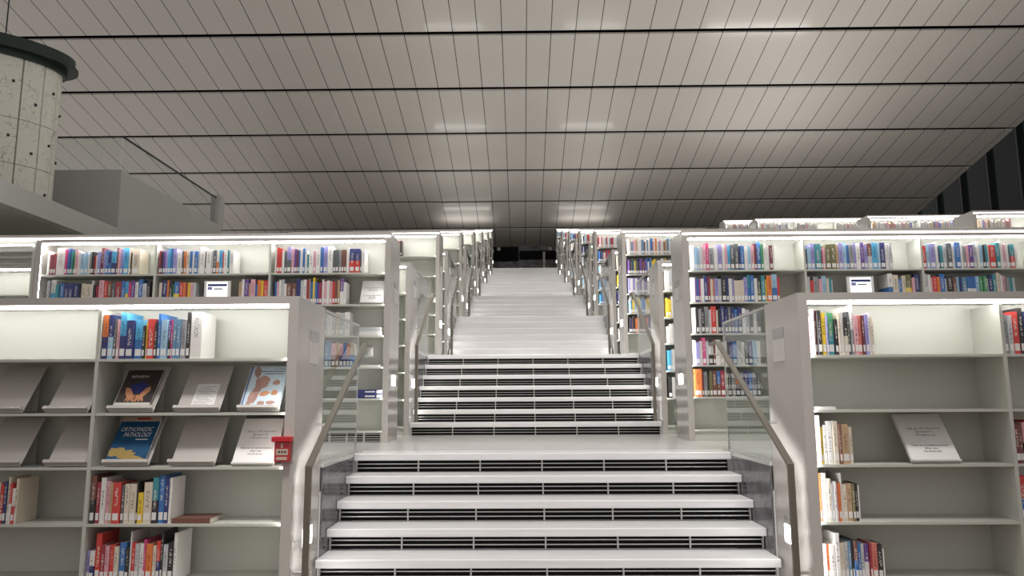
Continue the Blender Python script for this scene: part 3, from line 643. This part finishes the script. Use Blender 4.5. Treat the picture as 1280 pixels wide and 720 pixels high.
# dark book with hands
r, mf = face_book('face_out_book', mRV, -wRV/2+.035, wRV/2-.03, .018, LRV*.86, .024, paint('cover_charcoal_brown', (.045, .036, .034), .3), 'dark face-out book showing two hands, on stand above the blue one')
x0, x1, yt = -wRV/2+.035, wRV/2-.03, LRV*.86; cw = x1-x0
mb = MB(); mb.box(x0+.002, x1-.002, .02, .062, 0, .0005, MT['page'], mf); mb.build('cover_band', r)
mb = MB(); blob(mb, mf, x0+cw*.5, yt*.55, cw*.28, .045, 0, MT['navy'], 0); mb.build('cover_picture', r)
mb = MB()
for sgn in (-1, 1):
    cx_ = x0+cw*(.5+sgn*.22)
    blob(mb, mf, cx_, yt*.42, .022, .055, sgn*-.5, MT['skin2'], .0006)
    for q in range(4): blob(mb, mf, cx_-sgn*(.006+.017*q), yt*.29-.004*(q % 2), .009, .03, sgn*(.5-.22*q), MT['skin2'], .0008+.0002*q)
mb.build('cover_hand_print', r)
text_mesh('REVIEW', .030, MT['inkw'], 'cover_title', r, mf @ Matrix.Translation((x0+cw*.42, yt*.80, 0)), width=cw*.5)
# small leaflet on the next stand
mi = Matrix.Translation(-mPP.translation) @ mPP
r = empty('leaflet', 'small pale leaflet with faint print standing on a slanted stand', 'leaflet', tuple(mPP.translation))
MB().box(-.055, .105, .018, .235, .001, .003, MT['white'], mi).build('sheet', r)
mb = MB()
for q in range(13): mb.box(-.04 if q % 4 else -.02, .09-.02*(q % 3), .04+q*.014, .043+q*.014, .0031, .0036, MT['plate_dark'], mi)
mb.build('printed_lines', r)
# pale blue anatomy book
r, mf = face_book('face_out_book', mAN, -wAN/2+.012, wAN/2-.002, .018, LAN*.93, .022, paint('cover_anatomy', (.60, .72, .80), .3, var=.1), 'pale blue face-out anatomy book with muscle figure, by the red call point')
x0, x1, yt = -wAN/2+.012, wAN/2-.002, LAN*.93; cw = x1-x0
mb = MB(); mb.box(x0, x0+.022, .018, yt, 0, .0005, MT['bar'], mf); mb.box(x0+.008, x0+.018, .018, yt, .0005, .0009, cover_mat_small('bl'), mf); mb.build('cover_border', r)
mb = MB(); blob(mb, mf, x0+cw*.30, yt*.36, .032, .11, -.25, MT['skin'], 0, 18); blob(mb, mf, x0+cw*.42, yt*.62, .05, .055, 0, MT['skin'], .0006, 18); blob(mb, mf, x0+cw*.22, yt*.86, .022, .05, .15, MT['skin'], .0008)
mb.build('cover_figure_print', r)
for (fx, fy, rx, ry, an, mn) in ((.78, .62, .028, .024, .3, 'skin'), (.55, .36, .036, .022, .4, 'skin2'), (.80, .38, .024, .022, .5, 'skin2'), (.52, .14, .026, .02, 0, 'skin'), (.76, .16, .03, .016, 0, 'skin')):
    mb = MB(); blob(mb, mf, x0+cw*fx, yt*fy, rx, ry, an, MT[mn], 0); mb.build('cover_picture', r)
mb = MB()
for q, (a, b_) in enumerate(((.62, .95), (.24, .92), (.42, .9))): mb.box(x0+cw*a, x0+cw*b_, yt*(.93-.055*q), yt*(.93-.055*q)+.006, 0, .0005, MT['navy'] if q else MT['plate_dark'], mf)
mb.build('cover_title', r)
# blue pathology book
r, mf = face_book('face_out_book', mOP, -wOP/2+.016, wOP/2-.02, .018, LOP*.96, .03, paint('cover_deep_blue', (.010, .10, .24), .25, var=.55, scale=14), 'blue face-out book titled orthopaedic pathology, on stand in third shelf')
x0, x1, yt = -wOP/2+.016, wOP/2-.02, LOP*.96; cw = x1-x0
mb = MB(); mb.box(x0, x1, yt-.044, yt, 0, .0005, MT['cream'], mf); mb.box(x0+cw*.38, x0+cw*.74, yt-.028, yt-.014, .0005, .001, MT['red'], mf); mb.build('cover_band', r)
mb = MB(); blob(mb, mf, x0+cw*.28, yt*.22, .10, .035, -.12, MT['gold'], 0, 22, .3, (x0+.002, x1-.002, .02, yt)); blob(mb, mf, x0+cw*.55, yt*.14, .09, .028, -.25, MT['gold'], .0003, 22, .35, (x0+.002, x1-.002, .02, yt)); mb.build('cover_picture', r)
text_mesh('ORTHOPAEDIC', .050, MT['inkw'], 'cover_title', r, mf @ Matrix.Translation((x0+cw*.5, yt*.67, 0)), shear=.2, width=cw*.82)
text_mesh('PATHOLOGY', .050, MT['inkw'], 'cover_title', r, mf @ Matrix.Translation((x0+cw*.56, yt*.555, 0)), shear=.2, width=cw*.70)
mb = MB(); mb.box(x0+cw*.55, x0+cw*.86, yt*.49, yt*.49+.007, 0, .0005, MT['inkw'], mf); mb.build('cover_author_line', r)
# notices: white pads asking readers to leave the books
AR_LINES = [arabic('فضلا عدم إعادة الكتب إلى الرفوف'), arabic('بعد استخدامها'), arabic('نحن سنقوم بذلك')]
EN_LINES = ['Please do not reshelve the books', 'after use', 'We will do that']
def notice(u0, u1, v, Y, z, label, spiral, lean=.235, height=.312):
    m, w, L = lean_frame(u0, u1, v, Y, z, lean, height, dz=.013)
    r = empty('notice_pad', label, 'notice', tuple(m.translation), 'bilingual notice pads on the shelves'); mi = Matrix.Translation(-m.translation) @ m
    MB().box(-w/2, w/2, .012, L, -.02, 0, MT['white'], mi).build('easel_board', r)
    MB().box(-w/2+.004, w/2-.004, .014, L-.004, .0004, .004, MT['white'], mi).build('sheet', r)
    MB().box(-w/2, w/2, .0, .012, -.02, .012, MT['plate'], mi).build('base_ledge', r)
    if spiral:
        mb = MB()
        for q in range(22):
            x = -w/2+.012+q*(w-.024)/21; mb.box(x-.004, x+.004, L-.016, L+.014, .0045, .010, MT['ink'], mi)
        mb.build('spiral_binding', r)
    mf = mi @ Matrix.Translation((0, 0, .0042))
    for q, (t_, k) in enumerate(zip(AR_LINES, (.72, .36, .42))): text_mesh(t_, .022, MT['ink'], 'printed_line', r, mf @ Matrix.Translation((0, L*(.665-.068*q), 0)), width=w*k)
    for q, (t_, k) in enumerate(zip(EN_LINES, (.76, .26, .36))): text_mesh(t_, .022, MT['ink'], 'printed_line', r, mf @ Matrix.Translation((0, L*(.31-.062*q), 0)), width=w*k)
    return r
notice(287, 340, 585, YB, S3, 'white spiral notice pad in Arabic and English beside the red call point', True)
notice(1143, 1205, 582, YB, S3, 'white notice pad standing alone on the near right bookcase shelf', False)
notice(449, 478.5, 378, YA, ZA[1]+.001, 'white notice pad at the stair end of the left tall bookcase', False, .15, .29)
# catalogue screens on the tall cases' second shelf
def screen(u0, u1, v, label):
    Y = YA; a, b_ = at(u0, v, Y+.05), at(u1, v, Y+.05); w = b_.x-a.x; h = .235
    r = empty('catalogue_screen', label, 'screen', ((a.x+b_.x)/2, Y+.05, ZA[1]), 'catalogue screens on the shelves')
    MB().box(-w/2, w/2, .02, .07, .001, .02, MT['white']).build('foot', r)
    MB().box(-w/2, w/2, .0, .035, .02, h+.06, MT['white']).build('housing', r, .006)
    MB().box(-w/2+.035, w/2-.035, -.003, 0, .03, h+.045, MT['screen']).build('display', r)
    MB().box(-w/2+.045, w/2-.04, -.0045, -.003, h-.005, h+.022, MT['navy']).build('header_bar', r)
    mb = MB(); mb.box(-w/2+.045, -w/2+.10, -.0045, -.003, h-.05, h-.012, cover_mat_small('lv')); mb.box(-w/2+.12, w/2-.09, -.0045, -.003, h-.045, h-.03, cover_mat_small('dg')); mb.build('screen_menu', r)
    return r
screen(254, 287, 378, 'small lit catalogue screen between books on the left tall bookcase')
screen(1060.5, 1094, 374, 'small lit catalogue screen between books on the right tall bookcase')
# books lying flat
def flat_book(u0, u1, v, Y, z, th, dp, c, label, yo=.03, rot=0., name='flat_book', lab=None):
    a, b_ = at(u0, v, Y+yo), at(u1, v, Y+yo); w = b_.x-a.x
    r = empty(name, label, 'book', ((a.x+b_.x)/2, Y+yo, z+.0005)); r.rotation_euler = (0, 0, rot)
    cm = cover_mat_small(c) if isinstance(c, str) else c; t_ = min(.003, th*.2)
    mb = MB(); mb.box(-w/2, w/2, 0, dp, 0, t_, cm); mb.box(-w/2, w/2, 0, dp, th-t_, th, cm); mb.box(-w/2, w/2, 0, t_, t_, th-t_, cm); mb.build('cover', r)
    MB().box(-w/2+.004, w/2-.002, t_+.0005, dp-.006, t_+.0002, th-t_-.0002, MT['page']).build('page_block', r)
    if lab: 
        mb = MB(); mb.box(w/2-.07, w/2-.005, -.001, -.0001, th*.15, th*.85, MT['white']); mb.box(-w/2+.09, w/2-.09, -.001, -.0001, th*.35, th*.65, MT['inkw']); mb.build('spine_label', r)
    return r
flat_book(214, 262, 657, YB, ZB[3], .034, .22, 'br', 'dark brown book lying flat on the near left bookcase fourth shelf')
flat_book(1018.5, 1045, 513, YB, ZB[1], .02, .2, 'wh', 'thin white booklet lying flat on near right bookcase second shelf')
flat_book(27, 46, 584, YB, ZB[2], .012, .2, 'dg', 'thin dark leaflet lying flat between two empty display stands', .06)
flat_book(448.5, 477, 419, YA, ZA[2], .05, .22, 'wh', 'lower white book lying flat at stair end of left tall bookcase')
flat_book(449.5, 476, 419, YA, ZA[2]+.0515, .045, .21, 'lg', 'upper white book lying flat on another, left tall bookcase')
flat_book(450, 475, 456, YA, ZA[3], .022, .2, 'wh', 'single thin white book lying flat, left tall bookcase fourth shelf')
flat_book(446.5, 478, 498, YA, ZA[4], .05, .22, 'nb', 'lower of two navy books lying flat on left tall bookcase', lab=True)
flat_book(446.5, 478, 498, YA, ZA[4]+.0515, .05, .22, 'nb', 'upper of two navy books lying flat on left tall bookcase', lab=True)
flat_book(316, 335, 341, YA, ZA[0], .012, .18, 'wh', 'thin white booklet lying flat on top shelf, left tall bookcase middle bay')

# ------------------------------------------------------------------ red call point on the front of the near left bookcase
r = empty('alarm_switch', 'red fire alarm call point on the near left bookcase front', 'call point', (-1.79, YB, .16))
MB().box(-.058, .045, -.045, -.001, -.085, .048, MT['red']).build('body', r, .004)
MB().box(-.075, .058, -.062, -.001, .048, .082, MT['red']).build('hinged_cap', r, .004)
mb = MB(); mb.box(-.045, .035, -.047, -.045, -.040, .0, MT['cream']); mb.box(-.042, .030, -.047, -.045, -.072, -.052, MT['cream']); mb.build('label_plate', r)
mb = MB()
for q in range(3): mb.box(-.030+q*.02, -.017+q*.02, -.048, -.047, -.026, -.012, MT['ink'])
mb.build('label_marks', r)
MB().box(-.012, .0, -.049, -.045, .008, .036, MT['cream']).build('pictogram', r)
MB().box(-.070, .062, -.058, -.0005, -.100, .047, MT['plastic']).build('clear_cover', r)

# ------------------------------------------------------------------ lamps: ceiling slot spots, added stair spots, added unseen uplights over the tall cases
def lamp(kind, name, loc, energy, rot=(0, 0, 0), col=(1., .975, .94), **kw):
    ld = bpy.data.lights.new(name, kind); ld.energy = energy; ld.color = col
    for k, v in kw.items(): setattr(ld, k, v)
    o = bpy.data.objects.new(name, ld); COL.objects.link(o); o.location = loc; o.rotation_euler = rot; return o
for y in (4.96, 11.52, 14.80):
    for x in (-7.5, -2.5, 2.5, 7.5):
        lamp('SPOT', 'ceiling_spot', (x, y, cz(y)+.02), 170, spot_size=2.5, spot_blend=.6, shadow_soft_size=.25)
def aim(loc, tgt, energy, size):
    d = Vector(tgt)-Vector(loc)
    lamp('SPOT', 'stair_fill_spot', loc, energy, d.to_track_quat('-Z', 'Y').to_euler(), spot_size=math.radians(size), spot_blend=.55, shadow_soft_size=.8)  # added spot brightening the stairs; the foremost ones hang free of any ceiling
aim((-.6, -8, 15), (-.2, -.6, -.6), 5600, 23); aim((.6, -3.2, 15.5), (.1, 5.6, 1.0), 6000, 23)
aim((-.5, 4.96, cz(4.96)), (0, 13.5, 2.6), 5200, 23); aim((.5, 11.52, cz(11.52)), (0, 21.5, 4.6), 4600, 28)
aim((0, 1, 15.8), (.1, 9.6, 1.9), 4000, 23); aim((0, -6.5, 15.2), (0, 2.0, 1.3), 3600, 42); aim((.5, 14.8, cz(14.8)), (0, 28, 6.2), 3400, 30)
for n in range(7):
    for s in (-1, 1):
        lamp('AREA', 'ceiling_fill_light', (s*(3.2 if n else 3.9), YA+.33+n*D, 2.50+n*H), (54, 36, 36, 36, 32, 24, 12)[n], (math.pi, 0, 0), shape='RECTANGLE', size=2.6 if n else 4.0, size_y=.32)  # added unseen fill that brightens the ceiling from each terrace

for (Y, zf, xi, nb) in wing:
    lamp('AREA', 'ceiling_fill_light', (xi+2.6, Y+.33, zf+2.50), 120, (math.pi, 0, 0), shape='RECTANGLE', size=4.6, size_y=.5)  # added fill for the right of the ceiling, longer than some cases
lamp('AREA', 'ceiling_fill_light', (-7.6, YA+.33, 2.50), 40, (math.pi, 0, 0), shape='RECTANGLE', size=3.2, size_y=.4)  # added fill for the ceiling's left part

# ------------------------------------------------------------------ light of the big hall around, and render settings
w = bpy.data.worlds.new('hall'); SC.world = w; w.use_nodes = True
bg = w.node_tree.nodes['Background']; bg.inputs['Color'].default_value = (1., .94, .90, 1); bg.inputs['Strength'].default_value = .47
SC.view_settings.view_transform = 'Standard'; SC.view_settings.look = 'None'; SC.view_settings.gamma = 1.; SC.view_settings.exposure = 0.
SC.view_settings.use_curve_mapping = False
SC.cycles.use_denoising = True
SC.cycles.max_bounces = 8; SC.cycles.diffuse_bounces = 4; SC.cycles.glossy_bounces = 4; SC.cycles.transparent_max_bounces = 12
SC.cycles.sample_clamp_indirect = 6.
SC.cycles.caustics_reflective = False; SC.cycles.caustics_refractive = False
